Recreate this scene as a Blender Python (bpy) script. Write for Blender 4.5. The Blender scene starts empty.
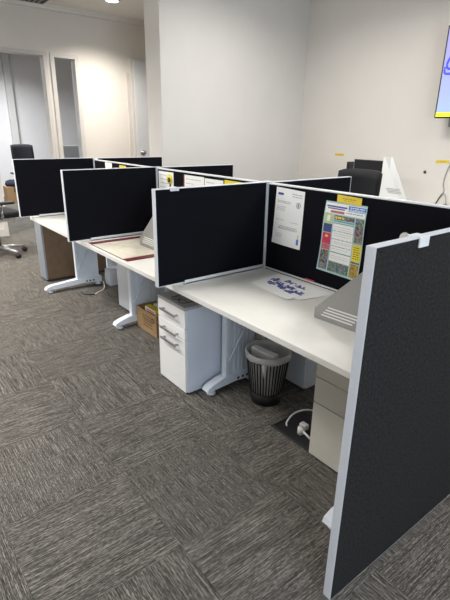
import bpy, bmesh, math, random
from mathutils import Vector, Matrix
random.seed(7)
sc = bpy.context.scene
C = sc.collection
PI = math.pi

# ------------------------------------------------------------------ materials
def mat(name, col, rough=.6, metal=0., noise=0., nscale=60., bump=0., bscale=200., coat=0., spec=None, emit=0.):
    m = bpy.data.materials.new(name); m.use_nodes = True
    nt = m.node_tree; N = nt.nodes; L = nt.links
    b = N['Principled BSDF']
    b.inputs['Roughness'].default_value = rough
    b.inputs['Metallic'].default_value = metal
    b.inputs['Coat Weight'].default_value = coat
    if spec is not None: b.inputs['Specular IOR Level'].default_value = spec
    tc = N.new('ShaderNodeTexCoord')
    nz = N.new('ShaderNodeTexNoise'); nz.inputs['Scale'].default_value = nscale; nz.inputs['Detail'].default_value = 3
    L.new(tc.outputs['Object'], nz.inputs['Vector'])
    mr = N.new('ShaderNodeMapRange'); mr.inputs['From Min'].default_value = .25; mr.inputs['From Max'].default_value = .75
    mr.inputs['To Min'].default_value = 1 - noise; mr.inputs['To Max'].default_value = 1 + noise
    L.new(nz.outputs['Fac'], mr.inputs['Value'])
    vm = N.new('ShaderNodeVectorMath'); vm.operation = 'SCALE'; vm.inputs[0].default_value = col[:3]
    L.new(mr.outputs['Result'], vm.inputs['Scale'])
    L.new(vm.outputs['Vector'], b.inputs['Base Color'])
    if emit:
        b.inputs['Emission Color'].default_value = (*col[:3], 1); b.inputs['Emission Strength'].default_value = emit
    if bump:
        n2 = N.new('ShaderNodeTexNoise'); n2.inputs['Scale'].default_value = bscale; n2.inputs['Detail'].default_value = 2
        L.new(tc.outputs['Object'], n2.inputs['Vector'])
        bp = N.new('ShaderNodeBump'); bp.inputs['Strength'].default_value = bump; bp.inputs['Distance'].default_value = .002
        L.new(n2.outputs['Fac'], bp.inputs['Height']); L.new(bp.outputs['Normal'], b.inputs['Normal'])
    return m

def s2l(r, g, b):
    f = lambda c: (c/255/12.92) if c/255 <= .04045 else ((c/255+.055)/1.055)**2.4
    return (f(r), f(g), f(b))

def carpet_mat():
    m = bpy.data.materials.new('carpet_tiles'); m.use_nodes = True
    nt = m.node_tree; N = nt.nodes; L = nt.links; b = N['Principled BSDF']
    b.inputs['Roughness'].default_value = .95; b.inputs['Specular IOR Level'].default_value = .15
    tc = N.new('ShaderNodeTexCoord'); sx = N.new('ShaderNodeSeparateXYZ'); L.new(tc.outputs['Object'], sx.inputs[0])
    def M(op, a, c=None, d=None):
        n = N.new('ShaderNodeMath'); n.operation = op
        for i, v in enumerate((a, c, d)):
            if v is None: continue
            if isinstance(v, (int, float)): n.inputs[i].default_value = v
            else: L.new(v, n.inputs[i])
        return n.outputs[0]
    T = .4965
    u = M('DIVIDE', M('SUBTRACT', sx.outputs[0], .9417 - 20*T), T)
    v = M('DIVIDE', M('SUBTRACT', sx.outputs[1], 1.0837 - 20*T), T)
    fu, fv = M('FLOOR', u), M('FLOOR', v)
    par = M('MODULO', M('ADD', fu, fv), 2.)
    inv = M('SUBTRACT', 1., par)
    # even tiles: threads run along x; odd tiles: along y
    along = M('ADD', M('MULTIPLY', sx.outputs[0], inv), M('MULTIPLY', sx.outputs[1], par))
    across = M('ADD', M('MULTIPLY', sx.outputs[1], inv), M('MULTIPLY', sx.outputs[0], par))
    seed = M('ADD', M('MULTIPLY', fu, 13.7), M('MULTIPLY', fv, 7.3))
    def streak(sa, sc_, det, off):
        cb = N.new('ShaderNodeCombineXYZ')
        L.new(M('MULTIPLY', along, sa), cb.inputs[0]); L.new(M('MULTIPLY', across, sc_), cb.inputs[1]); L.new(M('ADD', seed, off), cb.inputs[2])
        nz = N.new('ShaderNodeTexNoise'); nz.inputs['Scale'].default_value = 1.; nz.inputs['Detail'].default_value = det; nz.inputs['Roughness'].default_value = .6
        L.new(cb.outputs[0], nz.inputs['Vector']); return nz.outputs['Fac']
    a = streak(9., 330., 2., 0.); c2 = streak(60., 460., 1., 31.)
    f = M('ADD', M('MULTIPLY', a, .55), M('MULTIPLY', c2, .45))
    rp = N.new('ShaderNodeValToRGB'); L.new(f, rp.inputs[0])
    e = rp.color_ramp.elements
    e[0].position = .32; e[0].color = (*s2l(38, 37, 37), 1)
    e[1].position = .68; e[1].color = (*s2l(158, 152, 143), 1)
    k = rp.color_ramp.elements.new(.5); k.color = (*s2l(84, 81, 77), 1)
    # seam between tiles: a fine dark line
    eu = M('MINIMUM', M('FRACT', u), M('SUBTRACT', 1., M('FRACT', u)))
    ev = M('MINIMUM', M('FRACT', v), M('SUBTRACT', 1., M('FRACT', v)))
    ed = M('LESS_THAN', M('MINIMUM', eu, ev), .006)
    # each tile's own dye lot
    wn = N.new('ShaderNodeTexWhiteNoise'); wn.noise_dimensions = '1D'; L.new(seed, wn.inputs['W'])
    tone = M('MULTIPLY', M('ADD', M('MULTIPLY', wn.outputs['Value'], .10), .95), M('SUBTRACT', 1., M('MULTIPLY', ed, .10)))
    vm = N.new('ShaderNodeVectorMath'); vm.operation = 'SCALE'; L.new(rp.outputs[0], vm.inputs[0]); L.new(tone, vm.inputs['Scale'])
    L.new(vm.outputs[0], b.inputs['Base Color'])
    bp = N.new('ShaderNodeBump'); bp.inputs['Strength'].default_value = .5; bp.inputs['Distance'].default_value = .003
    L.new(f, bp.inputs['Height']); L.new(bp.outputs[0], b.inputs['Normal'])
    return m

M = dict(
    carpet=carpet_mat(),
    wall=mat('warm_white_paint', (.72, .685, .64), .85, noise=.02, nscale=3),
    wallg=mat('cool_white_paint', (.66, .64, .61), .85, noise=.02, nscale=3),
    office=mat('office_paint', (.71, .71, .72), .85, noise=.02, nscale=3),
    office_shaded=mat('office_shaded_paint', (.58, .58, .57), .85, noise=.02, nscale=3),  # shade of the office wall return is put into this darker paint
    ceil=mat('ceiling_paint', (.78, .76, .72), .9, noise=.02, nscale=3),
    trim=mat('frame_metal', (.60, .58, .56), .45, noise=.03),
    doorleaf=mat('grey_door_paint', (.63, .65, .69), .6, noise=.02, nscale=5),
    desk=mat('white_laminate', (.75, .74, .70), .34, noise=.02, nscale=20),
    edge=mat('laminate_edge', (.72, .70, .63), .4, noise=.02),
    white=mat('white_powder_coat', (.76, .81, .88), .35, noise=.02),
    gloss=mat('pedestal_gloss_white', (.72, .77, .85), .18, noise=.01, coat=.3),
    pedf=mat('pedestal_front', (.84, .84, .83), .35, noise=.01),
    pedtop=mat('grey_pedestal_top', (.40, .39, .38), .5, noise=.06),
    cream=mat('cream_laminate', (.58, .56, .50), .5, noise=.02),
    alu=mat('brushed_aluminium', (.66, .69, .74), .38, metal=.25, noise=.03, nscale=120),
    aluw=mat('pale_aluminium', (.72, .74, .76), .4, metal=.15, noise=.03),
    fabric=mat('black_screen_fabric', (.0045, .0048, .0075), .95, noise=.35, nscale=350, bump=.3, bscale=700, spec=.12),
    felt=mat('charcoal_felt', (.0175, .017, .0175), .95, noise=.55, nscale=110, bump=.5, bscale=500, spec=.15),
    steel=mat('handle_steel', (.35, .36, .38), .3, metal=.8),
    black=mat('black_plastic', (.012, .012, .014), .5, noise=.1),
    blackf=mat('black_mesh_fabric', (.010, .010, .013), .9, noise=.3, nscale=200),
    dark=mat('dark_grey_metal', (.03, .03, .032), .6, noise=.2),
    paper=mat('paper', (.87, .87, .85), .8, noise=.015),
    paper2=mat('cool_paper', (.88, .88, .87), .8, noise=.015),
    ink=mat('grey_ink', (.30, .31, .33), .8), inkb=mat('blue_ink', (.06, .08, .30), .8), inkd=mat('dark_ink', (.06, .06, .07), .8),
    navyp=mat('navy_print', (.06, .08, .22), .7, noise=.3, nscale=120),
    bluep=mat('blue_print', (.04, .22, .62), .7, noise=.15, nscale=150),
    teal=mat('teal_print', (.16, .40, .40), .7, noise=.1), tealb=mat('teal_border', (.42, .60, .60), .7),
    pink=mat('pink_print', (.62, .04, .12), .7, noise=.25, nscale=90), redp=mat('red_print', (.55, .15, .17), .7, noise=.2),
    photo=mat('photo_collage', (.09, .075, .07), .7, noise=.95, nscale=140), photog=mat('green_photo_collage', (.05, .17, .13), .7, noise=.9, nscale=110),
    lime=mat('pale_green_print', (.52, .62, .30), .7, noise=.2, nscale=80), ochre=mat('ochre_print', (.40, .27, .05), .7, noise=.7, nscale=130),
    yellow=mat('yellow_label', (.78, .58, .06), .6, noise=.06), yelp=mat('yellow_print', (.80, .66, .03), .7, noise=.1, nscale=120),
    maroon=mat('maroon_vinyl', (.13, .012, .02), .45, noise=.1), padp=mat('pad_paper', (.70, .66, .55), .35, noise=.10, nscale=25),
    card=mat('cardboard', (.36, .23, .11), .85, noise=.08, nscale=30), cardd=mat('cardboard_print', (.06, .035, .02), .85),
    brown=mat('brown_board', (.13, .08, .045), .7, noise=.12, nscale=18),
    greyc=mat('blue_grey_cabinet', (.22, .24, .27), .5, noise=.04),
    stand=mat('grey_file_metal', (.33, .33, .325), .45, metal=.2, noise=.03), slot=mat('white_stripe', (.84, .84, .82), .5),
    liner=mat('bin_liner', (.62, .62, .62), .35, noise=.12, nscale=18, bump=.6, bscale=30),
    redt=mat('red_tape', (.62, .05, .09), .6), navy=mat('navy_cloth', (.012, .015, .035), .85, noise=.2),
    cable=mat('white_cable', (.70, .69, .66), .5), cableg=mat('grey_cable', (.36, .35, .34), .5),
    chairw=mat('pale_chair_plastic', (.66, .64, .58), .4), chrome=mat('polished_chair_base', (.62, .62, .62), .25, metal=.6),
    tvyel=mat('tv_yellow_band', (.75, .85, .02), .4, emit=1.0), tvblue=mat('tv_blue_drawing', (.05, .06, .62), .4, emit=.75),
    lamp=mat('lamp_diffuser', (1., .95, .85), .5, emit=14.),
    lampp=mat('unseen_troffer_diffuser', (1., .97, .92), .5, emit=3.),
)
def tv_mat():
    m = bpy.data.materials.new('tv_picture'); m.use_nodes = True
    N = m.node_tree.nodes; L = m.node_tree.links; b = N['Principled BSDF']
    tc = N.new('ShaderNodeTexCoord'); sx = N.new('ShaderNodeSeparateXYZ'); L.new(tc.outputs['Object'], sx.inputs[0])
    mr = N.new('ShaderNodeMapRange'); mr.inputs['From Min'].default_value = -.45; mr.inputs['From Max'].default_value = .45
    L.new(sx.outputs[2], mr.inputs[0]); rp = N.new('ShaderNodeValToRGB'); L.new(mr.outputs[0], rp.inputs[0])
    rp.color_ramp.elements[0].color = (*s2l(186, 214, 250), 1); rp.color_ramp.elements[1].color = (*s2l(178, 160, 240), 1)
    L.new(rp.outputs[0], b.inputs['Emission Color']); b.inputs['Emission Strength'].default_value = .85
    b.inputs['Base Color'].default_value = (.02, .02, .02, 1); b.inputs['Roughness'].default_value = .3
    return m
M['tv'] = tv_mat()
def collage(m, scale, keep, base):
    N = m.node_tree.nodes; L = m.node_tree.links; b = N['Principled BSDF']
    tc = N.new('ShaderNodeTexCoord'); v = N.new('ShaderNodeTexVoronoi'); v.inputs['Scale'].default_value = scale
    L.new(tc.outputs['Object'], v.inputs['Vector'])
    g = N.new('ShaderNodeGamma'); g.inputs['Gamma'].default_value = 2.4; L.new(v.outputs['Color'], g.inputs['Color'])
    mx = N.new('ShaderNodeMix'); mx.data_type = 'RGBA'; mx.inputs['Factor'].default_value = keep
    L.new(g.outputs[0], mx.inputs[6]); mx.inputs[7].default_value = (*base, 1)
    hs = N.new('ShaderNodeHueSaturation'); hs.inputs['Saturation'].default_value = .6
    L.new(mx.outputs[2], hs.inputs['Color']); L.new(hs.outputs[0], b.inputs['Base Color'])
collage(M['photo'], 130, .62, (.07, .055, .055)); collage(M['photog'], 110, .72, (.03, .14, .10))
def glass_mat():
    m = bpy.data.materials.new('clear_glass'); m.use_nodes = True
    b = m.node_tree.nodes['Principled BSDF']
    b.inputs['Base Color'].default_value = (.93, .95, .97, 1); b.inputs['Transmission Weight'].default_value = 1.
    b.inputs['Roughness'].default_value = 0.; b.inputs['IOR'].default_value = 1.45
    return m
M['glass'] = glass_mat()

# ------------------------------------------------------------------ mesh builder
class B:
    def __init__(s): s.bm = bmesh.new(); s.mi = 0
    def _tag(s, fs):
        for f in fs: f.material_index = s.mi
    def m(s, i): s.mi = i; return s
    def box(s, x0, x1, y0, y1, z0, z1, bev=0., rot=None, seg=2):
        r = bmesh.ops.create_cube(s.bm, size=1)
        vs = r['verts']
        mt = Matrix.Translation(((x0+x1)/2, (y0+y1)/2, (z0+z1)/2)) @ Matrix.Diagonal((abs(x1-x0), abs(y1-y0), abs(z1-z0), 1))
        if rot is not None: mt = rot @ mt
        bmesh.ops.transform(s.bm, matrix=mt, verts=vs)
        fs = {f for v in vs for f in v.link_faces}; s._tag(fs)
        if bev:
            es = list({e for v in vs for e in v.link_edges})
            rr = bmesh.ops.bevel(s.bm, geom=es, offset=bev, segments=seg, affect='EDGES', profile=.5)
            s._tag(rr['faces'])
        return s
    def tube(s, pts, r, n=10, cap=True, radii=None):
        pts = [Vector(p) for p in pts]; rings = []
        up = Vector((0, 0, 1))
        for i, p in enumerate(pts):
            d = (pts[min(i+1, len(pts)-1)] - pts[max(i-1, 0)]).normalized()
            a = d.cross(up)
            if a.length < 1e-3: a = d.cross(Vector((1, 0, 0)))
            a.normalize(); c = d.cross(a).normalized()
            rr = radii[i] if radii else r
            rings.append([s.bm.verts.new(p + (a*math.cos(2*PI*k/n) + c*math.sin(2*PI*k/n))*rr) for k in range(n)])
        fs = []
        for i in range(len(rings)-1):
            for k in range(n):
                fs.append(s.bm.faces.new((rings[i][k], rings[i][(k+1) % n], rings[i+1][(k+1) % n], rings[i+1][k])))
        if cap: fs += [s.bm.faces.new(rings[0][::-1]), s.bm.faces.new(rings[-1])]
        for f in fs: f.smooth = True
        s._tag(fs); return s
    def lathe(s, prof, cx=0, cy=0, n=28, wob=0.):
        rings = []
        for (r, z) in prof:
            ring = []
            for k in range(n):
                q = 1 + wob*(random.random()-.5); a = 2*PI*k/n
                ring.append(s.bm.verts.new((cx + r*q*math.cos(a), cy + r*q*math.sin(a), z + wob*.25*(random.random()-.5)*r)))
            rings.append(ring)
        fs = []
        for i in range(len(rings)-1):
            for k in range(n): fs.append(s.bm.faces.new((rings[i][k], rings[i][(k+1) % n], rings[i+1][(k+1) % n], rings[i+1][k])))
        for f in fs: f.smooth = True
        s._tag(fs); return s
    def prism(s, pts, d):
        """polygon pts (3D, planar) extruded by vector d"""
        a = [s.bm.verts.new(p) for p in pts]; b = [s.bm.verts.new(Vector(p)+Vector(d)) for p in pts]; n = len(pts)
        fs = [s.bm.faces.new(a), s.bm.faces.new(b[::-1])]
        for i in range(n): fs.append(s.bm.faces.new((a[(i+1) % n], a[i], b[i], b[(i+1) % n])))
        s._tag(fs); return s
    def grid(s, fn, u0, u1, v0, v1, nu, nv):
        vs = [[s.bm.verts.new(fn(u0+(u1-u0)*i/nu, v0+(v1-v0)*j/nv)) for j in range(nv+1)] for i in range(nu+1)]
        fs = [s.bm.faces.new((vs[i][j], vs[i+1][j], vs[i+1][j+1], vs[i][j+1])) for i in range(nu) for j in range(nv)]
        s._tag(fs); return s

def obj(name, b, mats, parent=None, loc=(0, 0, 0), rz=0., smooth=False):
    if not isinstance(mats, (list, tuple)): mats = [mats]
    bmesh.ops.recalc_face_normals(b.bm, faces=b.bm.faces)
    me = bpy.data.meshes.new(name); b.bm.to_mesh(me); b.bm.free()
    for m in mats: me.materials.append(M[m] if isinstance(m, str) else m)
    if smooth:
        for p in me.polygons: p.use_smooth = True
    o = bpy.data.objects.new(name, me); C.objects.link(o)
    o.location = loc; o.rotation_euler = (0, 0, rz)
    if parent: o.parent = parent
    return o
def thing(name, label, cat, loc=(0, 0, 0), rz=0., group=None):
    o = bpy.data.objects.new(name, None); C.objects.link(o); o.empty_display_size = .1
    o.location = loc; o.rotation_euler = (0, 0, rz)
    return tag(o, label, cat, group)
def tag(o, label, cat, group=None):
    o['label'] = label; o['category'] = cat
    if group: o['group'] = group
    return o
def struct(name, b, mats, parent=None, loc=(0, 0, 0)):
    o = obj(name, b, mats, parent, loc)
    if not parent: o['kind'] = 'structure'
    return o
def dup(root, loc, rz, label, group=None):
    r = root.copy(); C.objects.link(r); r.location = loc; r.rotation_euler = (0, 0, rz); r['label'] = label
    if group: r['group'] = group
    for ch in list(root.children):
        c = ch.copy(); C.objects.link(c); c.parent = r
        for g in ch.children:
            d = g.copy(); C.objects.link(d); d.parent = c
    return r

# ------------------------------------------------------------------ room
ZC = 3.0; XF = 6.4; YR = -2.87; YL = 4.6; XB = -3.6
struct('floor', B().box(XB-.1, 11.2, -4.2, YL+.1, -.1, 0), 'carpet')
struct('ceiling', B().box(XB-.1, 11.2, -4.2, YL+.1, ZC, ZC+.1), 'ceil')
struct('wall_right', B().box(XB, 3.7, YR-.12, YR, 0, ZC), 'wall')
struct('wall_center', B().box(3.7, 3.99, -4.2, -.81, 0, ZC), 'wallg')
struct('wall_side', B().box(3.99, 11.2, -4.2, -4.1, 0, ZC), 'wall')
# left wall with a daylight window
b = B(); wx0, wx1, wz0, wz1 = .95, 3.2, .9, 2.5
b.box(XB-.1, XB, YR-.12, wx0, 0, ZC).box(XB-.1, XB, wx1, YL, 0, ZC).box(XB-.1, XB, wx0, wx1, 0, wz0).box(XB-.1, XB, wx0, wx1, wz1, ZC)
struct('wall_back', b, 'wall')
struct('wall_left', B().box(XB, 11.2, YL, YL+.1, 0, ZC), 'wall')
b = B()
for x in (wx0, 2.08, wx1): b.box(XB-.08, XB+.02, x-.03, x+.03, wz0, wz1)
b.box(XB-.08, XB+.02, wx0-.03, wx1+.03, wz0-.031, wz0-.0005).box(XB-.08, XB+.02, wx0-.03, wx1+.03, wz1+.0005, wz1+.03)
struct('window_2', b, 'trim')
# far wall with doorway, side light and door
D0, D1 = -.60, .235; S0, S1 = -1.045, -.665; HT = 2.43
b = B()
b.box(XF, XF+.12, D1, YL, 0, ZC).box(XF, XF+.12, D0, D1, HT, ZC).box(XF, XF+.12, S1, D0, 0, ZC)
b.box(XF, XF+.12, S0, S1, HT, ZC).box(XF, XF+.12, -4.2, S0, 0, ZC)
struct('wall_far', b, 'wall')
def frame(y0, y1, w, z1):
    f = B()
    f.box(XF-.02, XF+.14, y0-.01, y0+w, 0, z1-w).box(XF-.02, XF+.14, y1-w, y1+.01, 0, z1-w).box(XF-.02, XF+.14, y0-.01, y1+.01, z1-w, z1+.01)
    return f
struct('door_1', frame(D0, D1, .038, HT), 'trim')
f = frame(S0, S1, .045, HT); f.box(XF-.02, XF+.14, S0+.046, S1-.046, 0, .09)
w1 = struct('window_1', f, 'trim')
struct('pane', B().box(XF+.05, XF+.058, S0+.045, S1-.045, .09, HT-.045), 'glass', w1)
d2 = struct('door_2', B().box(XF-.05, XF-.005, -2.75, -1.90, .01, 2.47, .006), 'doorleaf')
struct('trim_3', B().box(XF-.045, XF, -1.90, -1.865, 0, 2.49), 'trim')
h = B().lathe([(.0, 0), (.035, 0), (.035, .01), (.012, .014), (.012, .045), (.028, .05), (.03, .07), (.018, .08), (0, .08)], n=16)
bmesh.ops.rotate(h.bm, verts=h.bm.verts, cent=(0, 0, 0), matrix=Matrix.Rotation(-PI/2, 3, 'Y'))
bmesh.ops.translate(h.bm, verts=h.bm.verts, vec=(XF-.05, -1.99, 1.12))
struct('door_knob', h, 'steel', d2)
struct('strip_2', B().box(XF-.015, XF, -1.865, -1.80, 0, 2.28), 'trim')  # narrow flat strip beside the door edge
# cornice along the far wall, skirting
b = B(); b.box(XF-.05, XF, -4.2, YL, ZC-.055, ZC-.02).box(XF-.08, XF, -4.2, YL, ZC-.02, ZC)
struct('trim_1', b, 'ceil')
struct('baseboard_right', B().box(XB, 3.7, YR, YR+.015, 0, .1), 'trim')
struct('baseboard_far', B().box(XF-.015, XF, D1+.01, YL, 0, .1), 'trim')
# office beyond
struct('wall_office', B().box(10.8, 10.9, -4.1, YL, 0, ZC), 'office')
struct('wall_shaded_nib', B().box(10.68, 10.8, -1.26, -1.13, 0, ZC), 'office_shaded')  # nib for the shaded wall return, darkened by its colour

# ceiling fittings
v = thing('ceiling_vent', 'dark slotted air vent in the ceiling near the top left', 'vent', (6.1, -.37, ZC))
obj('vent_frame', B().box(-.24, .24, -.24, -.20, -.012, 0).box(-.24, .24, .20, .24, -.012, 0).box(-.24, -.20, -.24, .24, -.012, 0).box(.20, .24, -.24, .24, -.012, 0), 'dark', v)
b = B()
for k in range(7): b.box(-.2, .2, -.185+k*.058, -.165+k*.058, -.012, -.001)
obj('vent_slats', b, 'cableg', v)
obj('backing', B().box(-.2, .2, -.2, .2, -.003, -.0005), 'black', v)
def downlight(x, y, label, power):
    d = thing('downlight', label, 'light', (x, y, ZC), group='round ceiling downlights')
    obj('ring', B().lathe([(.075, -.001), (.095, -.001), (.095, -.012), (.078, -.014), (.075, -.001)]), 'white', d)
    obj('diffuser', B().lathe([(.0001, -.006), (.075, -.006)], n=24), 'lamp', d)
    l = bpy.data.lights.new('downlight_lamp', 'SPOT'); l.energy = power; l.color = (1., .93, .83); l.shadow_soft_size = .07
    l.spot_size = math.radians(135); l.spot_blend = .9
    o = bpy.data.objects.new('downlight_lamp', l); C.objects.link(o); o.location = (x, y, ZC-.03); o['kind'] = 'structure'
downlight(5.57, -1.24, 'round lit downlight in the ceiling before the far wall', 210)
downlight(5.3, 1.7, 'round downlight out of view over the aisle end', 150)
def unseen_troffer(x, y, lx, ly, power, col=(1., .965, .92), label=''):  # panels out of view, added and placed for their light
    t = thing('unseen_ceiling_light', label, 'light', (x, y, ZC), group='unseen flat ceiling light panels')
    w = .03; hx, hy = lx/2, ly/2
    obj('light_frame', B().box(-hx-w, hx+w, -hy-w, -hy, -.02, 0).box(-hx-w, hx+w, hy, hy+w, -.02, 0).box(-hx-w, -hx, -hy, hy, -.02, 0).box(hx, hx+w, -hy, hy, -.02, 0), 'white', t)
    obj('diffuser', B().box(-hx, hx, -hy, hy, -.008, -.002), 'lampp', t)
    l = bpy.data.lights.new('unseen_panel_lamp', 'AREA'); l.shape = 'RECTANGLE'; l.size = lx; l.size_y = ly; l.spread = math.radians(155); l.energy = power; l.color = col
    o = bpy.data.objects.new('unseen_panel_lamp', l); C.objects.link(o); o.location = (x, y, ZC-.025); o['kind'] = 'structure'
unseen_troffer(-1.2, -1.4, 1.2, .6, 45, label='unseen ceiling panel light above the desks nearest the camera, beyond the spine')
unseen_troffer(2.2, 2.1, 1.2, .6, 40, label='unseen ceiling panel light above the aisle on the left')
unseen_troffer(2.2, -1.3, 1.2, .6, 28, label='unseen ceiling panel light above the desks beyond the spine screen')
unseen_troffer(4.6, 2.2, 1.2, .6, 100, label='unseen ceiling panel light above the far end of the aisle')
unseen_troffer(8.8, -.2, 1.2, .6, 125, (.97, .98, 1.), label='unseen ceiling panel light in the room beyond the doorway')
l = bpy.data.lights.new('daylight', 'AREA'); l.shape = 'RECTANGLE'; l.size = wx1-wx0; l.size_y = wz1-wz0; l.energy = 118; l.color = (.74, .86, 1.)
o = bpy.data.objects.new('daylight', l); C.objects.link(o); o.location = (XB-.14, (wx0+wx1)/2, (wz0+wz1)/2); o.rotation_euler = (PI/2, 0, -PI/2); o['kind'] = 'structure'

# ------------------------------------------------------------------ desks
BX = [0.0, 1.2097, 2.3994, 3.5437]; TH = .03; DD = .6225; H = 1.196; PY = .7063
ZT = .72; ZU = .695
def leg_meshes(desk, x, tip, sgn=1, name='leg'):
    """cantilever leg: low arched foot and ribbed column; sgn=-1 mirrors to the other side"""
    Y = lambda y: sgn*y
    b = B()
    w = .028
    prof = [(tip, .030), (tip-.01, .050), (tip-.05, .066), (.30, .085), (.24, .088), (.03, .080), (.03, .028), (.20, .040), (tip-.06, .030)]
    b.prism([(x-w, Y(y), z) for y, z in prof], (2*w, 0, 0))
    b.box(x-.022, x+.022, min(Y(.245), Y(.275)), max(Y(.245), Y(.275)), .08, ZU, .004)
    b.box(x-.012, x+.018, min(Y(.05), Y(.246)), max(Y(.05), Y(.246)), .05, ZU)
    for k in range(6):                                     # pressed ribs of the column
        y = .068 + k*.032
        b.box(x-.016, x-.011, min(Y(y), Y(y+.012)), max(Y(y), Y(y+.012)), .085, ZU)
    b.box(x-.02, x+.02, min(Y(.05), Y(.56)), max(Y(.05), Y(.56)), ZU-.03, ZU-.0005)
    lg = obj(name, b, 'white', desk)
    for y in (.105, .14, .175): obj('cable_hole', B().box(x-.0295, x-.0275, min(Y(y), Y(y+.016)), max(Y(y), Y(y+.016)), .048, .062), 'dark', lg)
    obj('brace', B().tube([(x-.027, Y(.255), .19), (x-.027, Y(.15), .36)], .008, 6), 'white', lg)
    for yy in (tip-.045, .06):
        obj('leveling_foot', B().lathe([(.0001, 0), (.026, 0), (.028, .006), (.024, .012), (.008, .016), (.008, .04), (.0001, .04)], x, Y(yy), 16), 'white', lg)
def desk(i, sgn, label, legs):
    x0, x1 = BX[i], BX[i+1]
    if i: x0 += 0.001
    if i == 2: x1 = 3.61
    d = thing('desk', label, 'desk', group='white workstation desks')
    ya, yb = sorted((sgn*.020, sgn*DD))
    b = B().box(x0+.001, x1-.001, ya, yb, ZU, ZT, .002)
    obj('tabletop', b, 'desk', d)
    yy = sorted((sgn*.05, sgn*.09))
    obj('beam', B().box(x0+.05, x1-.05, yy[0], yy[1], ZU-.07, ZU-.031, .003), 'white', d)
    for (x, tip) in legs: leg_meshes(d, x, tip, sgn)
    return d
desk(0, 1, 'white desk nearest the camera with papers, a file holder and a wastebin under it', [(.165, .60)])
desk(1, 1, 'middle white desk carrying the maroon-edged desk pad', [(1.2405, .412)])
desk(2, 1, 'farthest white desk on the left side, behind the two front black screens', [(2.435, .42), (3.58, .58)])
desk(0, -1, 'white desk behind the spine screen, at the row end nearest the camera', [(.165, .60)])
desk(1, -1, 'white desk behind the spine screen, in the middle bay', [(1.2405, .412)])
desk(2, -1, 'white desk behind the spine screen, at the far end', [(2.435, .42), (3.58, .58)])

# ------------------------------------------------------------------ screens
HS = {1: 1.200, 2: 1.203, 3: 1.211}; PS = {1: .711, 2: .713, 3: .717}
def screen_x(x, y0, y1, z0, z1, label, group, fab='fabric', clip=None, name='divider_screen', fw=.004, drop=.026):
    """screen lying in a plane of constant x (across the row)"""
    t = thing(name, label, 'screen', (x, (y0+y1)/2, z0), group=group)
    hy = (y1-y0)/2; hz = z1-z0
    b = B()
    b.box(0, TH, -hy, -hy+fw, 0, hz, .0015).box(0, TH, hy-fw, hy, 0, hz, .0015)
    b.box(0, TH, -hy+fw, hy-fw, hz-fw, hz, .0015).box(0, TH, -hy+fw, hy-fw, 0, fw)
    obj('frame', b, 'alu', t)
    obj('fabric_panel', B().box(.0015 if fw > .003 else -.0005, TH-.0015, -hy+fw, hy-fw, fw, hz-fw), fab, t)
    if clip is not None:
        c = clip - (y0+y1)/2
        obj('clip', B().box(-.004, TH+.004, c-.024, c+.024, hz-.001, hz+.003, .001).box(-.005, -.0005, c-.024, c+.024, hz-drop, hz+.003, .001).box(TH+.0005, TH+.005, c-.024, c+.024, hz-drop, hz+.003, .001), 'aluw', t)
    return t
ZS = .731
names = {1: ('nearest of the freestanding black screens, between the first and second desks', 'black divider screen across the desks behind the spine, closest to the camera'),
         2: ('black divider screen in the middle of the left side, before the farthest desk', 'black divider screen behind the spine, in the middle of the row'),
         3: ('leftmost black divider screen, at the far end of the left desks', 'black divider screen behind the spine, at the far end of the row')}
for i in (1, 2, 3):
    X = BX[i]
    screen_x(X, .020, PS[i], ZS, HS[i], names[i][0], 'black divider screens over the desks', clip=.608 if i == 1 else None, drop=.013)
    screen_x(X, -PY, -.020, ZS, HS[i]-.003, names[i][1], 'black divider screens over the desks', clip=None)
    for sgn in (1, -1):
        ys = sorted((sgn*.022, sgn*.56))
        bb = B().box(X-.005, X+TH+.005, ys[0], ys[1], ZT+.0003, ZS-.0005, .002).box(X-.005, X-.0008, ys[0], ys[1], ZT+.0003, ZS+.012, .001).box(X+TH+.0008, X+TH+.005, ys[0], ys[1], ZT+.0003, ZS+.012, .001)
        tag(obj('screen_rail', bb, 'aluw'), ['', 'white mounting rail under the %s black divider on the %s side'][1] % ({1: 'nearest', 2: 'middle', 3: 'farthest'}[i], 'left' if sgn > 0 else 'hidden right'), 'rail', 'white rails under the divider screens')
screen_x(-TH, .018, .8158, .012, H-.002, 'tall charcoal felt end screen reaching the floor, nearest the camera', 'floor-length end screens', 'felt', .606, 'end_screen', fw=.0025)
screen_x(-TH, -.8158, -.018, .012, H-.002, 'charcoal end screen beyond the spine, continuing out of the right edge', 'floor-length end screens', 'felt', None, 'end_screen', fw=.0025)
# spine screens
sp = {0: 'black spine screen nearest the camera, with the letter and the colourful poster pinned on', 1: 'black spine screen of the middle bay, behind the front divider', 2: 'black spine screen of the farthest bay'}
for i in (0, 1, 2):
    x0, x1 = BX[i] + (.0 if i == 0 else TH+.001), BX[i+1]-.001
    t = thing('spine_screen', sp[i], 'screen', ((x0+x1)/2, 0, ZU), group='black spine screens')
    hx = (x1-x0)/2; hz = H-ZU; fw = .008
    b = B().box(-hx, -hx+fw, -.015, .015, 0, hz, .0015).box(hx-fw, hx, -.015, .015, 0, hz, .0015).box(-hx+fw, hx-fw, -.015, .015, hz-fw, hz, .0015).box(-hx+fw, hx-fw, -.015, .015, 0, fw)
    b.box(-hx+fw, hx-fw, .0145, .0185, .028, .036)
    obj('frame', b, 'aluw', t)
    obj('fabric_panel', B().box(-hx+fw, hx-fw, -.0135, .0135, fw, hz-fw), 'fabric', t)
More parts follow.
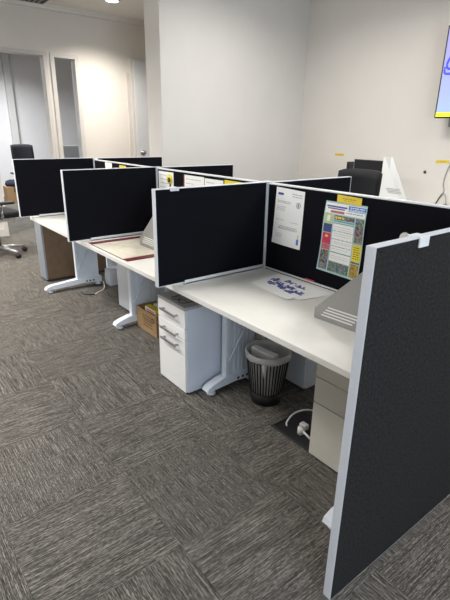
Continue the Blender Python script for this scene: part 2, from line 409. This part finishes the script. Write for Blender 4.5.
for i in (1, 2, 3):
    X = BX[i]
    b = B().box(X, X+TH, -.0145, .0145, ZU, H+.001, .003)
    b.box(X+.004, X+TH-.004, .0145, .0195, ZS+.02, H-.02, .001).box(X+.004, X+TH-.004, -.0195, -.0145, ZS+.02, H-.02, .001)
    b.box(X-.006, X+TH+.006, -.019, .019, H+.001, H+.006, .0015)
    tag(obj('joint_post', b, 'aluw'), {1: 'pale metal joint post where the nearest divider meets the spine', 2: 'pale metal joint post at the middle divider', 3: 'pale metal joint post at the farthest divider'}[i], 'post', 'pale joint posts of the screens')

# ------------------------------------------------------------------ pinned and lying paper
def quad_fn(tl, tr, bl, br, y, bulge):
    def S(u, v, o=0.):
        top = (tl[0]*(1-u)+tr[0]*u, tl[1]*(1-u)+tr[1]*u); bot = (bl[0]*(1-u)+br[0]*u, bl[1]*(1-u)+br[1]*u)
        yy = y + bulge(u, v) + o
        return (top[0]*(1-v)+bot[0]*v, yy, top[1]*(1-v)+bot[1]*v)
    return S
def lines(b, S, u0, u1, v, h, off=.0006, gap=.25, rnd=random):
    u = u0
    while u < u1-.01:
        w = rnd.uniform(.02, .09); e = min(u+w, u1)
        b.grid(lambda a, c: S(a, c, off), u, e, v, v+h, 1, 1); u = e + rnd.uniform(.008, .02)
# letter
S = quad_fn((1.137, 1.182), (.935, 1.174), (1.155, .882), (.943, .877), .0162, lambda u, v: .004*math.sin(PI*u)*v + .012*max(0, v-.8))
b = B(); b.grid(lambda u, v: S(u, v), 0, 1, 0, 1, 6, 10)
b.m(2); b.grid(lambda u, v: S(u, v, .0006), .08, .28, .085, .125, 2, 1)
b.m(1)
lines(b, S, .58, .93, .07, .014); lines(b, S, .6, .93, .11, .012)
for v_ in (.22, .245): lines(b, S, .08, .55, v_, .010)
for v_ in (.32, .35, .38): lines(b, S, .08, .4, v_, .008)
lines(b, S, .08, .38, .55, .008); lines(b, S, .6, .85, .56, .008)
for v_ in (.655, .68, .70): lines(b, S, .2, .85, v_, .011)
for v_ in (.80, .83, .86): lines(b, S, .12, .35, v_, .007)
# round stamp
for k in range(16):
    a = 2*PI*k/16; a2 = 2*PI*(k+1)/16; R = lambda q, r: (.82+r*math.cos(q), .25+r*.7*math.sin(q))
    vs = [b.bm.verts.new(S(*R(q, r), .0007)) for q, r in ((a, .075), (a2, .075), (a2, .055), (a, .055))]; fc = b.bm.faces.new(vs); fc.material_index = 1
b.grid(lambda u, v: S(u, v, .0007), .79, .85, .22, .28, 1, 1)
b.m(3); b.grid(lambda u, v: S(u, v, .0007), .86, .93, .83, .93, 1, 1).m(4).grid(lambda u, v: S(u, v, .0007), .88, .92, .76, .83, 1, 1)
tag(obj('letter', b, ['paper', 'ink', 'inkb', 'bluep', 'lime']), 'plain white letter with grey text pinned on the black spine screen', 'paper')

# poster
S2 = quad_fn((.793, 1.151), (.560, 1.151), (.819, .808), (.569, .802), .0165, lambda u, v: .003 + .003*math.sin(2.2*PI*v))
b = B(); pm = ['tealb', 'paper', 'bluep', 'redp', 'lime', 'photo', 'pink', 'navyp', 'teal', 'yelp', 'photog', 'ochre', 'inkb', 'ink', 'inkd']
b.grid(lambda u, v: S2(u, v), 0, 1, 0, 1, 6, 16)
def P(mi, u0, u1, v0, v1, o=.0008): b.m(mi); b.grid(lambda a, c: S2(a, c, o), u0, u1, v0, v1, 3, max(2, int((v1-v0)*14)))
P(1, .02, .98, .02, .16); P(2, .58, .98, .03, .10); P(12, .05, .55, .055, .075, .0014); P(12, .08, .5, .085, .10, .0014)
P(3, .16, .5, .118, .15, .0014); b.m(13); lines(b, S2, .55, .95, .12, .012, .0014)
b.m(1); lines(b, S2, .62, .95, .045, .012, .0014); lines(b, S2, .62, .95, .07, .008, .0014)
P(4, .03, .24, .165, .30); P(5, .27, .76, .175, .235); b.m(9); lines(b, S2, .3, .5, .19, .03, .0014)
P(8, .27, .76, .245, .262); P(7, .03, .24, .31, .43); P(6, .03, .24, .44, .60); P(3, .03, .24, .605, .68); P(5, .03, .24, .69, .97)
P(5, .79, .98, .175, .50); P(9, .79, .98, .52, .745); P(5, .79, .98, .75, .775); P(11, .79, .98, .785, .97); P(1, .27, .76, .27, .82)
P(8, .27, .76, .275, .29, .0014)
b.m(8)
for v_ in (.385, .50, .60): lines(b, S2, .27, .76, v_, .010, .0014)
P(8, .27, .76, .685, .70, .0014); P(10, .27, .76, .83, .97)
b.m(13)
for v_ in (.33, .36, .42, .45, .54, .56, .64, .74, .77): lines(b, S2, .3, .72, v_, .004, .0014)
b.m(14)
for v_ in (.55, .58, .61, .64, .67, .70): lines(b, S2, .81, .96, v_, .010, .0014)
P(1, .10, .17, .19, .27, .0014); P(9, .10, .17, .47, .50, .0014)
tag(obj('poster', b, pm), 'colourful printed poster with blue header and photo columns on the spine screen', 'poster')
def yellow_note(y, x0, x1, z0, z1, label, tilt=0., axis='y'):
    S = quad_fn((x1, z1+tilt), (x0, z1-tilt), (x1, z0+tilt), (x0, z0-tilt), y, lambda u, v: .0)
    bb = B(); S_ = S
    bb.prism([S(0, 0), S(1, 0), S(1, 1), S(0, 1)], (0, -.0008, 0))
    bb.m(1); lines(bb, lambda u, v, o: S_(u, v, .0005), .22, .78, .35, .12); lines(bb, lambda u, v, o: S_(u, v, .0005), .3, .7, .62, .07)
    return tag(obj('label', bb, ['yellow', 'ochre']), label, 'label', 'yellow stick-on labels')
yellow_note(.0235, .592, .728, 1.150, 1.184, 'yellow label overlapping the top of the colourful poster', .002)
yellow_note(YR+.0009, 2.985, 3.118, 1.203, 1.232, 'small yellow label on the wall left of the black chair')
yellow_note(YR+.0009, 1.70, 1.836, 1.190, 1.221, 'yellow label on the wall below the television, beside the cable', -.003)
# middle and far bay papers
def flat_sheet(x0, x1, z0, z1, label, mats=('paper', 'ink'), txt=True, y=.0165, name='paper_sheet', group=None):
    S = quad_fn((x1, z1), (x0, z1), (x1, z0), (x0, z0), y, lambda u, v: .002*math.sin(PI*u))
    bb = B(); bb.grid(lambda u, v: S(u, v), 0, 1, 0, 1, 4, 6)
    if txt:
        bb.m(1)
        for k in range(9): lines(bb, S, .1, random.uniform(.5, .9), .08+k*.095, .012)
    return tag(obj(name, bb, list(mats)), label, 'paper', group)
flat_sheet(2.17, 2.375, .885, 1.178, 'white notice on the middle bay spine screen, next to the round badge', name='notice')
flat_sheet(1.80, 2.03, .88, 1.176, 'white printed sheet with a reddish left edge on the middle spine screen', name='notice')
flat_sheet(1.60, 1.795, .90, 1.172, 'plain white sheet on the middle spine screen before the yellow page', name='notice')
flat_sheet(1.425, 1.59, .93, 1.178, 'yellow page pinned at the right of the middle spine screen', ('yelp', 'ochre'), name='notice')
tag(obj('red_tab', B().box(2.03, 2.045, .0165, .018, 1.06, 1.176), 'maroon'), 'thin dark red strip on the edge of a pinned sheet in the middle bay', 'strip')
bd = thing('badge', 'round gold and black rosette badge hanging over a notice in the middle bay', 'badge', (2.215, .0195, 1.13))
for nm, r, y, mm, dz in (('rim', .034, .0, 'yelp', 0), ('face', .017, .004, 'inkd', -.004)):
    h = B().lathe([(.0001, 0), (r, 0), (r, .004), (.0001, .004)], n=18)
    bmesh.ops.rotate(h.bm, verts=h.bm.verts, cent=(0, 0, 0), matrix=Matrix.Rotation(-PI/2, 3, 'X')); bmesh.ops.translate(h.bm, verts=h.bm.verts, vec=(0, y, dz)); obj(nm, h, mm, bd)
obj('ribbon', B().box(-.012, .004, -.001, .002, -.10, -.02), 'inkd', bd)
flat_sheet(3.165, 3.30, .98, 1.186, 'small white sheet on the farthest spine screen, left of the yellow tab', name='notice')
yellow_note(.0168, 2.90, 3.02, 1.10, 1.178, 'yellow square tab on the farthest spine screen')
tag(obj('wall_hook', B().lathe([(.0001, -.004), (.024, -.004), (.026, 0), (.024, .004), (.0001, .004)], n=20), 'cable'), 'small round white hook on the spine screen just above the end screen', 'hook')
o = bpy.data.objects['wall_hook']; o.rotation_euler = (PI/2, 0, 0); o.location = (.363, .0205, 1.045)

# desk papers
def desk_paper(corners, z, label, seed, cl=True, name='printed_page'):
    l_, f_, r_, b_ = corners
    def S(u, v, o=0.): # u from l->f side, v l->b
        x = (l_[0]*(1-u)+f_[0]*u)*(1-v) + (b_[0]*(1-u)+r_[0]*u)*v
        y = (l_[1]*(1-u)+f_[1]*u)*(1-v) + (b_[1]*(1-u)+r_[1]*u)*v
        return (x, y, z + .003*u*u*(1-v) + o)
    bb = B(); bb.grid(lambda u, v: S(u, v), 0, 1, 0, 1, 6, 6)
    if cl:
        rr = random.Random(seed); bb.m(1)
        for (cu, cv, n, w) in ((.16, .62, 3, .16), (.24, .40, 4, .16), (.36, .52, 4, .16), (.44, .80, 3, .2), (.50, .40, 5, .16), (.60, .55, 5, .2), (.74, .36, 5, .18), (.72, .78, 3, .2), (.86, .50, 4, .16)):
            for k in range(n*5):
                u = cu + rr.uniform(-w/2, w/2); v_ = cv + rr.uniform(-.08, .06)
                if rr.random() < .5: bb.grid(lambda a, c: S(a, c, .0006), u, u+rr.uniform(.04, .08), v_, v_+.04, 1, 1)
                else: bb.grid(lambda a, c: S(a, c, .0006), u, u+.028, v_, v_+rr.uniform(.06, .12), 1, 1)
    return tag(obj(name, bb, ['paper2', 'inkb']), label, 'paper')
desk_paper(((1.036, .272), (.733, .308), (.745, .081), (1.068, .040)), .7226, 'white page of large blue writing lying on the nearest desk', 3)
desk_paper(((.98, .262), (.70, .262), (.665, .062), (.975, .046)), .7212, 'blank sheet showing under the page with blue writing', 3, cl=False, name='blank_sheet')
tag(obj('tape_strip', B().box(.825, .885, .0205, .024, .735, .741), 'redt'), 'short red strip along the foot of the nearest spine screen', 'tape')

# desk pad
dp = thing('desk_pad', 'clear desk pad with maroon ends over a beige printed sheet, on the middle desk', 'desk pad', (1.765, .19, ZT))
obj('pad_sheet', B().box(.0605, .5215, .003, .408, .0005, .0025, .0005), 'padp', dp)
obj('end_band', B().box(0, .060, 0, .41, .0005, .004, .001), 'maroon', dp)
obj('end_band', B().box(.522, .582, 0, .41, .0005, .004, .001), 'maroon', dp)
obj('front_binding', B().box(.061, .521, .4085, .413, .0005, .003), 'inkd', dp)

# file holders (wedge shaped)
def file_holder(name, label, loc, rz, L, Hh, D, mm, sm, mirror=1, zs=.022):
    t = thing(name, label, 'file holder', loc, rz, 'wedge-shaped file holders')
    th = .003; X = lambda x: -mirror*x       # low front at local 0, rising away
    side = [(X(0), .0005), (X(0), .045), (X(L*.93), Hh), (X(L), Hh), (X(L), .0005)]
    b = B()
    for y in (0, -D): b.prism([(x, y, z) for x, z in side], (0, -th, 0))
    b.box(min(X(0), X(th)), max(X(0), X(th)), -D, -th, .0005, .045)
    b.box(min(X(L-th), X(L)), max(X(L-th), X(L)), -D, -th, .0005, Hh)
    b.box(min(X(th), X(L-th)), max(X(th), X(L-th)), -D, -th, .0005, .004)
    obj('body', b, mm, t)
    b = B()
    for k in range(4):
        z = zs + k*.013; a0 = .035 + .010*k
        b.box(min(X(a0), X(a0+.15)), max(X(a0), X(a0+.15)), -.0005, .0012, z, z+.0052)
    obj('stripes', b, sm, t)
    return t
file_holder('file_holder', 'grey wedge-shaped file holder with white slots beside the charcoal end screen', (.524, .358, ZT), math.radians(4), .31, .335, .10, 'stand', 'slot')
file_holder('file_holder', 'grey wedge-shaped file holder on the middle desk behind the front divider', (2.10, .338, ZT+.0042), 0, .30, .30, .10, 'stand', 'slot')

# ------------------------------------------------------------------ pedestals
def pedestal(name, label, x0, x1, yf, depth, Hh, seams, fm, sm, tm, handles, group):
    t = thing(name, label, 'drawer unit', ((x0+x1)/2, yf-depth/2, 0), group=group)
    w = (x1-x0)/2; d = depth/2; z0 = .008
    obj('carcass', B().box(-w, w, -d, d-.018, z0, Hh-.018, .003), sm, t)
    obj('top', B().box(-w-.002, w+.002, -d, d+.002, Hh-.0178, Hh, .004), tm, t)
    zs = [Hh-.020]+seams+[z0+.004]
    for k in range(len(zs)-1):
        dr = obj('drawer', B().box(-w+.001, w-.001, d-.0178, d, zs[k+1]+.003, zs[k]-.001, .003), fm, t)
        if handles:
            zc = zs[k]-.045
            hb = B().box(-.085, .085, d+.022, d+.028, zc-.007, zc+.007, .002).box(-.075, -.065, d, d+.024, zc-.005, zc+.005).box(.065, .075, d, d+.024, zc-.005, zc+.005)
            obj('handle', hb, 'steel', dr)
    for sx in (-1, 1):
        for sy in (-1, 1):
            obj('glide', B().tube([(sx*(w-.04), sy*(d-.05), 0), (sx*(w-.04), sy*(d-.05), z0)], .015, 14), 'black', t)
    return t
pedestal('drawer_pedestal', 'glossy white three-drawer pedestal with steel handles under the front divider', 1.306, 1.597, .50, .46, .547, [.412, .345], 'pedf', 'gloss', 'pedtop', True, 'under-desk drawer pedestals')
pedestal('drawer_pedestal', 'cream handleless three-drawer pedestal under the nearest desk beside the end screen', .20, .517, .32, .30, .56, [.430, .300], 'cream', 'cream', 'cream', False, 'under-desk drawer pedestals')
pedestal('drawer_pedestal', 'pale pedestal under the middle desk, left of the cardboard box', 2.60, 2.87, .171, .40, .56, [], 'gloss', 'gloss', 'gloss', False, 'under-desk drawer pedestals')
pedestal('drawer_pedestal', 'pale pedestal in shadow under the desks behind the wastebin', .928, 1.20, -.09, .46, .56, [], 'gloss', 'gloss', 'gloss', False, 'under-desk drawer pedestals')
# eyeglasses on the white pedestal
g = thing('eyeglasses', 'dark wire spectacles lying on the white pedestal top', 'glasses', (1.43, .445, .5435))
def ring(cx, cy, rx, ry, z, r):
    pts = [(cx+rx*math.cos(a), cy+ry*math.sin(a), z) for a in [2*PI*k/20 for k in range(21)]]
    return pts
obj('rims', B().tube(ring(-.035, .01, .03, .022, .006, 0), .002, 6).tube(ring(.035, .01, .03, .022, .006, 0), .002, 6).tube([(-.006, .012, .008), (.006, .012, .008)], .002, 6), 'dark', g)
obj('temple', B().tube([(-.065, .01, .006), (-.07, -.06, .006), (-.04, -.09, .004)], .002, 6), 'dark', g)
obj('temple', B().tube([(.065, .01, .006), (.07, -.06, .006), (.04, -.09, .004)], .002, 6), 'dark', g)

# small white box far under the farthest desk
t = thing('equipment_box', 'small white box on the carpet under the farthest desk', 'box', (3.48, .0, 0))
obj('case', B().box(-.06, .055, -.17, .0, .0, .16, .006), 'white', t)
obj('face_plate', B().box(-.065, -.0605, -.14, -.03, .03, .13), 'aluw', t)
# cabinet past the row end
t = thing('side_cabinet', 'low cabinet with grey front and brown side past the farthest desk', 'cabinet', (4.0, .20, 0))
obj('body', B().box(-.09, .10, -.60, .24, .02, .64, .003), 'brown', t)
obj('door', B().box(-.092, .102, .241, .26, .02, .64, .003), 'greyc', t)
obj('plinth', B().box(-.08, .09, -.58, .23, 0, .0198), 'dark', t)

# ------------------------------------------------------------------ cardboard box with packs
t = thing('cardboard_box', 'open brown cardboard box on the carpet beside the white pedestal', 'box', (2.245, .155, 0))
w, d, hh, th = .152, .085, .17, .004
b = B().box(-w, w, -d, d, .001, .005).box(-w, w, d-th, d, .005, hh).box(-w, w, -d, -d+th, .005, hh).box(-w, -w+th, -d+th, d-th, .005, hh).box(w-th, w, -d+th, d-th, .005, hh)
cb = obj('carton', b, 'card', t)
b = B()
rr = random.Random(2)
for k, zz in enumerate((.125, .105, .088, .068, .045)):
    x = -.09
    while x < .04:
        q = rr.uniform(.012, .035); b.box(x, x+q, d, d+.0006, zz, zz+.008); x += q+.006
obj('printing', b, 'cardd', t)
h = B().lathe([(.012, 0), (.020, 0), (.020, .0008), (.012, .0008)], n=18)
bmesh.ops.rotate(h.bm, verts=h.bm.verts, cent=(0, 0, 0), matrix=Matrix.Rotation(-PI/2, 3, 'X')); bmesh.ops.translate(h.bm, verts=h.bm.verts, vec=(-.105, d+.0002, .12)); obj('round_mark', h, 'cardd', t)
p1 = thing('snack_pack', 'yellow-topped packet standing in the cardboard box', 'packet', (2.22, .185, .0055))
obj('carton', B().box(-.09, .09, -.025, .03, 0, .185, .004), 'yelp', p1)
obj('label_panel', B().box(-.08, .08, .0302, .031, .14, .185), 'paper', p1)
obj('lettering', B().box(-.06, .05, .0312, .0318, .150, .158).box(-.05, .06, .0312, .0318, .165, .173), 'redt', p1)
p2 = thing('paper_packet', 'white and red packet leaning behind the yellow one in the carton', 'packet', (2.225, .118, .0055))
obj('sleeve', B().box(-.10, .09, -.02, .02, 0, .185, .004), 'paper', p2)
obj('red_band', B().box(-.101, .091, -.0205, .0205, .12, .14), 'redt', p2)
tag(obj('power_lead', B().tube([(2.06, .20, .006), (2.02, .26, .006), (1.96, .29, .006), (1.88, .26, .006)], .005, 8), 'black'), 'short black lead on the carpet in front of the cardboard box', 'cable')

# ------------------------------------------------------------------ wastebin
t = thing('wastebin', 'black slatted wastebin with a white liner under the nearest desk', 'bin', (1.005, .145, 0))
rb, rt, hb = .088, .122, .31
obj('base', B().lathe([(.0001, .001), (rb, .001), (rb+.008, .075), (rb+.004, .075), (rb-.003, .006), (.0001, .006)], n=32), 'black', t)
b = B()
for k in range(40):
    a = 2*PI*k/40; c, s_ = math.cos(a), math.sin(a)
    q0, q1 = rb+.005, rt-.003
    tdir = Vector((-s_, c, 0))*.0036
    p0 = Vector((q0*c, q0*s_, .068)); p1_ = Vector((q1*c, q1*s_, hb-.03)); n_ = Vector((c, s_, 0))*.003
    b.prism([p0-tdir, p0+tdir, p1_+tdir, p1_-tdir], n_)
obj('slats', b, 'black', t)
obj('rim', B().lathe([(rt-.006, hb-.035), (rt+.001, hb-.035), (rt+.004, hb), (rt-.003, hb), (rt-.006, hb-.035)], n=32), 'black', t)
b = B().lathe([(.0001, .02), (rb-.004, .02), (rt-.010, hb-.03), (rt-.006, hb+.004), (rt+.002, hb+.009), (rt+.007, hb+.002), (rt+.006, hb-.015), (rt+.005, hb-.028), (rt+.003, hb-.033)], n=40, wob=.07)
ln = obj('liner', b, 'liner', t)
obj('liner_knot', B().tube([(-.075, .095, hb-.03), (-.085, .105, hb-.055), (-.09, .105, hb-.10)], .01, 8, radii=[.016, .012, .004]), 'liner', t)
rot = Matrix.Rotation(math.radians(20), 4, 'X') @ Matrix.Rotation(math.radians(-25), 4, 'Z')
wp = B().box(-.088, .085, -.022, .018, hb-.10, hb+.010, .006, rot=Matrix.Translation((0, .03, 0)) @ Matrix.Rotation(math.radians(6), 4, 'Z'))
tag(obj('waste_paper', wp, 'paper', None, (1.005, .145, .0)), 'folded white paper packet inside the wastebin', 'paper')

# ------------------------------------------------------------------ floor box with leads
t = thing('floor_box', 'dark square power outlet box set in the carpet under the nearest desk', 'floor box', (.665, .185, 0))
obj('surround', B().box(-.13, .13, -.12, -.11, .0005, .006).box(-.13, .13, .11, .12, .0005, .006).box(-.13, -.12, -.11, .11, .0005, .006).box(.12, .13, -.11, .11, .0005, .006), 'dark', t)
obj('well', B().box(-.1198, .1198, -.1098, .1098, .0005, .003), 'black', t)
pts = []
for k in range(15):
    a = PI*1.15*k/14 - .3
    pts.append((.690+.07*math.cos(a)-.02, .14+.075*math.sin(a), .012+.03*math.sin(PI*k/14)))
pts = [(.53, .13, .01), (.57, .09, .05), (.62, .085, .075), (.68, .12, .075), (.715, .175, .055), (.72, .22, .02), (.705, .235, .009)]
def smooth_pts(P_, n=6):
    out = []; P_ = [Vector(p) for p in P_]; Q = [P_[0]]+P_+[P_[-1]]
    for i in range(1, len(Q)-2):
        for k in range(n):
            s_ = k/n; a, b_, c, d_ = Q[i-1], Q[i], Q[i+1], Q[i+2]
            out.append(.5*((2*b_)+(-a+c)*s_+(2*a-5*b_+4*c-d_)*s_*s_+(-a+3*b_-3*c+d_)*s_**3))
    return out+[P_[-1]]
pc = None
FB = bpy.data.objects['floor_box']
pc = obj('power_cord', B().tube(smooth_pts([(x-.635, y-.175, z) for x, y, z in pts]), .0045, 8), 'cable', FB)
obj('plug', B().box(-.022, .022, -.016, .016, 0, .03, .006, rot=Matrix.Translation((.005, .0, .004))), 'cable', pc)
obj('plug', B().tube([(-.015, .045, .006), (-.015, .045, .04)], .018, 12).tube([(-.015, .045, .03), (-.085, .055, .02)], .006, 8), 'cable', pc)
tag(obj('white_cord', B().tube(smooth_pts([(3.52, .03, .03), (3.45, .05, .012), (3.36, .10, .006), (3.31, .17, .006), (3.27, .22, .006)]), .006, 8), 'cable'), 'white cord trailing on the carpet under the farthest desk', 'cord')
tag(obj('black_cord', B().tube(smooth_pts([(3.27, .225, .006), (3.33, .30, .006), (3.42, .30, .006)]), .006, 8), 'black'), 'short black cord end meeting the white cord on the carpet', 'cord')

# ------------------------------------------------------------------ chairs
def office_chair(label, loc, rz, mats, top=1.0, back_w=.46, name='office_chair', seat_z=.48, back_z0=.56):
    fab, base, shell = mats
    t = thing(name, label, 'chair', loc, rz, 'black office swivel chairs')
    obj('seat', B().box(-.24, .24, -.23, .25, seat_z, seat_z+.07, .03, seg=3), fab, t, smooth=True)
    obj('seat_shell', B().box(-.17, .17, -.17, .17, seat_z-.05, seat_z-.0005, .012), shell, t)
    b = B(); hw = back_w/2
    def bk(u, v, o=0):
        x = -hw+back_w*u
        return (x*(1-.03*v), -.25-.05*v+.05*(2*u-1)**2+o, back_z0+(top-back_z0)*v - .02*abs(2*u-1)**6*v)
    n = 10
    g0 = [[b.bm.verts.new(bk(i/n, j/n)) for j in range(n+1)] for i in range(n+1)]
    g1 = [[b.bm.verts.new(bk(i/n, j/n, -.035)) for j in range(n+1)] for i in range(n+1)]
    for i in range(n):
        for j in range(n):
            b.bm.faces.new((g0[i][j], g0[i+1][j], g0[i+1][j+1], g0[i][j+1])); b.bm.faces.new((g1[i][j], g1[i][j+1], g1[i+1][j+1], g1[i+1][j]))
    for i in range(n):
        for (a, c) in ((g0[i][0], g0[i+1][0]), ): b.bm.faces.new((a, g1[i][0], g1[i+1][0], c))
        b.bm.faces.new((g0[i][n], g0[i+1][n], g1[i+1][n], g1[i][n]))
        b.bm.faces.new((g0[0][i], g0[0][i+1], g1[0][i+1], g1[0][i])); b.bm.faces.new((g0[n][i], g1[n][i], g1[n][i+1], g0[n][i+1]))
    obj('backrest', b, fab, t, smooth=True)
    obj('back_support', B().tube([(0, -.10, seat_z-.02), (0, -.27, seat_z+.0), (0, -.315, back_z0+.12)], .022, 8), 'black', t)
    obj('gas_column', B().tube([(0, 0, .09), (0, 0, seat_z-.05)], .026, 12), 'black', t)
    for s_ in (-1, 1):
        ar = obj('armrest', B().tube([(s_*.235, -.02, seat_z), (s_*.29, -.02, seat_z+.04), (s_*.29, -.02, seat_z+.17)], .014, 8), base, t)
        obj('arm_pad', B().box(s_*.29-.035, s_*.29+.035, -.14, .12, seat_z+.17, seat_z+.20, .012), 'black', ar)
    for k in range(5):
        a = 2*PI*k/5 + .3; c, s_ = math.cos(a), math.sin(a)
        sp_ = obj('base_spoke', B().tube([(.02*c, .02*s_, .10), (.16*c, .16*s_, .092), (.30*c, .30*s_, .072)], .02, 8, radii=[.026, .02, .014]), base, t)
        px, py = .30*c, .30*s_
        obj('caster', B().tube([(px-.022*s_, py+.022*c, .03), (px-.006*s_, py+.006*c, .03)], .029, 14).tube([(px+.006*s_, py-.006*c, .03), (px+.022*s_, py-.022*c, .03)], .029, 14).tube([(px, py, .03), (px, py, .075)], .007, 6), 'black', sp_)
    return t
office_chair('black office chair with pale base half cut off by the left edge', (5.30, .57, 0), math.radians(190), ('blackf', 'chrome', 'chairw'), seat_z=.47)
office_chair('black high-backed chair standing past the doorway, above the leftmost screen', (8.75, -.86, 0), math.radians(95), ('blackf', 'chrome', 'black'), top=1.175, back_w=.42)
office_chair('black chair behind the spine screen, in front of the yellow-labelled wall', (1.54, -.97, 0), math.radians(0), ('blackf', 'black', 'black'), top=1.20, back_w=.385, seat_z=.50)

# things seen through the doorway
t = thing('moving_carton', 'brown carton on the floor past the doorway, left of the leftmost screen', 'box', (9.75, -.72, 0))
obj('carton', B().box(-.15, .15, -.19, .12, .001, .33, .004), 'card', t)
obj('tape', B().box(-.151, .151, -.06, -.01, .3302, .331).box(-.152, -.1505, -.06, -.01, .22, .33), 'brown', t)
b = B(); b.lathe([(.0001, 0), (.12, 0), (.145, .04), (.12, .10), (.05, .13), (.0001, .135)], n=16, wob=.12)
tag(obj('dark_bag', b, 'navy', None, (9.75, -.755, .332)), 'dark navy bag slumped on top of the brown carton', 'bag')
t = thing('grey_cabinet', 'blue-grey cabinet seen through the narrow glass side light', 'cabinet', (7.35, -1.16, 0))
obj('body', B().box(-.2, .2, -.24, .26, .02, 1.18, .005), 'greyc', t)
obj('top', B().box(-.205, .205, -.245, .265, 1.1802, 1.20, .003), 'stand', t)
obj('plinth', B().box(-.19, .19, -.23, .25, 0, .0198), 'dark', t)

# ------------------------------------------------------------------ desk along the television wall
t = thing('wall_desk', 'white side desk against the wall behind the black chair', 'desk', (1.9, YR+.33, 0))
obj('tabletop', B().box(-.75, .75, -.31, .30, .695, .72, .002), 'desk', t)
for sx in (-1, 1): obj('leg', B().box(sx*.72-.02, sx*.72+.02, -.28, .28, 0, .6948, .004), 'white', t)
t = thing('monitor', 'black monitor on the wall-side desk above the black chair', 'monitor', (2.285, -2.40, .72))
obj('display', B().box(-.18, .18, -.012, .012, .18, .485, .004), 'black', t)
obj('screen', B().box(-.17, .17, .0122, .0135, .195, .475), 'blackf', t)
obj('stand', B().box(-.03, .03, -.035, -.0125, .01, .34, .004).box(-.10, .10, -.08, .08, .0005, .012, .004), 'black', t)
t = thing('desk_speaker', 'slim black speaker left of the monitor on the wall-side desk', 'speaker', (2.535, -2.42, .72))
obj('cabinet', B().box(-.018, .018, -.04, .04, .0005, .455, .004), 'black', t)
obj('grille', B().box(-.013, .013, .0402, .042, .05, .43), 'blackf', t)
wf = file_holder('file_holder', 'tall white wedge-shaped file holder with slots right of the monitor', (1.815, -2.36, ZT), 0, .285, .52, .12, 'paper', 'cableg', mirror=-1, zs=.19)

# ------------------------------------------------------------------ television
t = thing('television', 'wall television with lavender picture and yellow band, cut by the right edge', 'television', (1.093, YR+.17, 1.99))
hw, hh = .735, .387
b = B().box(-hw, hw, -.02, .012, -hh, hh, .004)
obj('bezel', b, 'black', t)
obj('screen', B().box(-hw+.014, hw-.014, .0122, .0135, -hh+.05, hh-.014), 'tv', t)
obj('yellow_band', B().box(-hw+.014, hw-.014, .0122, .0137, -hh+.014, -hh+.0495), 'tvyel', t)
b = B().tube(smooth_pts([(.56, .0145, .13), (.62, .0145, .15), (.67, .0145, .12), (.69, .0145, .06), (.66, .0145, .03), (.60, .0145, .05)]), .012, 6)
b.tube(smooth_pts([(.705, .0145, .05), (.70, .0145, .0), (.65, .0145, -.01), (.60, .0145, .0), (.55, .0145, .03)]), .012, 6)
bmesh.ops.scale(b.bm, verts=b.bm.verts, vec=(1, .05, 1), space=Matrix.Translation((0, -.0145, 0)))
obj('drawing', b, 'tvblue', t)
obj('mount', B().box(-.3, .3, -.169, -.0205, -.2, .2).box(-.45, hw-.075, -.169, -.13, -hh-.075, -hh+.02), 'stand', t)
# cable and socket on the wall
wc = thing('wall_cable', 'thin grey cable hanging down the wall below the television and forking', 'cable', (0, 0, 0))
Yc = YR+.006
obj('lead', B().tube(smooth_pts([(1.66, Yc, 1.52), (1.69, Yc, 1.40), (1.655, Yc, 1.27), (1.70, Yc, 1.12), (1.715, Yc, 1.0), (1.695, Yc, .93), (1.707, Yc, .90)]), .005, 6), 'cableg', wc)
obj('lead', B().tube(smooth_pts([(1.707, Yc, .90), (1.735, Yc, .85), (1.765, Yc, .78), (1.77, Yc, .74)]), .005, 6), 'dark', wc)
obj('lead', B().tube(smooth_pts([(1.707, Yc, .90), (1.675, Yc, .89), (1.66, Yc, .84), (1.655, Yc, .80)]), .004, 6), 'cableg', wc)
obj('plug', B().box(1.635, 1.672, Yc-.004, Yc+.03, .73, .80, .006), 'black', wc)
h = B().lathe([(.0001, 0), (.015, 0), (.013, .010), (.0001, .012)], n=16)
bmesh.ops.rotate(h.bm, verts=h.bm.verts, cent=(0, 0, 0), matrix=Matrix.Rotation(-PI/2, 3, 'X'))
tag(obj('wall_stop', h, 'dark', None, (1.932, YR+.001, 1.095)), 'small dark round stud on the wall between the chair and the cable', 'stud')

# ------------------------------------------------------------------ camera, world, view
cam = bpy.data.cameras.new('camera'); co = bpy.data.objects.new('camera', cam); C.objects.link(co)
yw, pt, rl = map(math.radians, (-38.2243, -20.1372, .9266))
fw = Vector((math.cos(pt)*math.cos(yw), math.cos(pt)*math.sin(yw), math.sin(pt))); rt_ = Vector((math.sin(yw), -math.cos(yw), 0)); up = rt_.cross(fw)
r2 = rt_*math.cos(rl)+up*math.sin(rl); u2 = up*math.cos(rl)-rt_*math.sin(rl)
mw = Matrix((r2, u2, -fw)).transposed().to_4x4(); mw.translation = (-.64677, 1.75904, 1.44661)
co.matrix_world = mw
cam.sensor_fit = 'VERTICAL'; cam.sensor_height = 24; cam.lens = 456.98*24/600; cam.clip_start = .02
sc.camera = co
w = bpy.data.worlds.new('sky'); sc.world = w; w.use_nodes = True
w.node_tree.nodes['Background'].inputs[0].default_value = (.75, .86, 1, 1); w.node_tree.nodes['Background'].inputs[1].default_value = .8
vs = sc.view_settings; vs.view_transform = 'Standard'; vs.look = 'None'; vs.gamma = 1; vs.use_curve_mapping = False; vs.exposure = .36
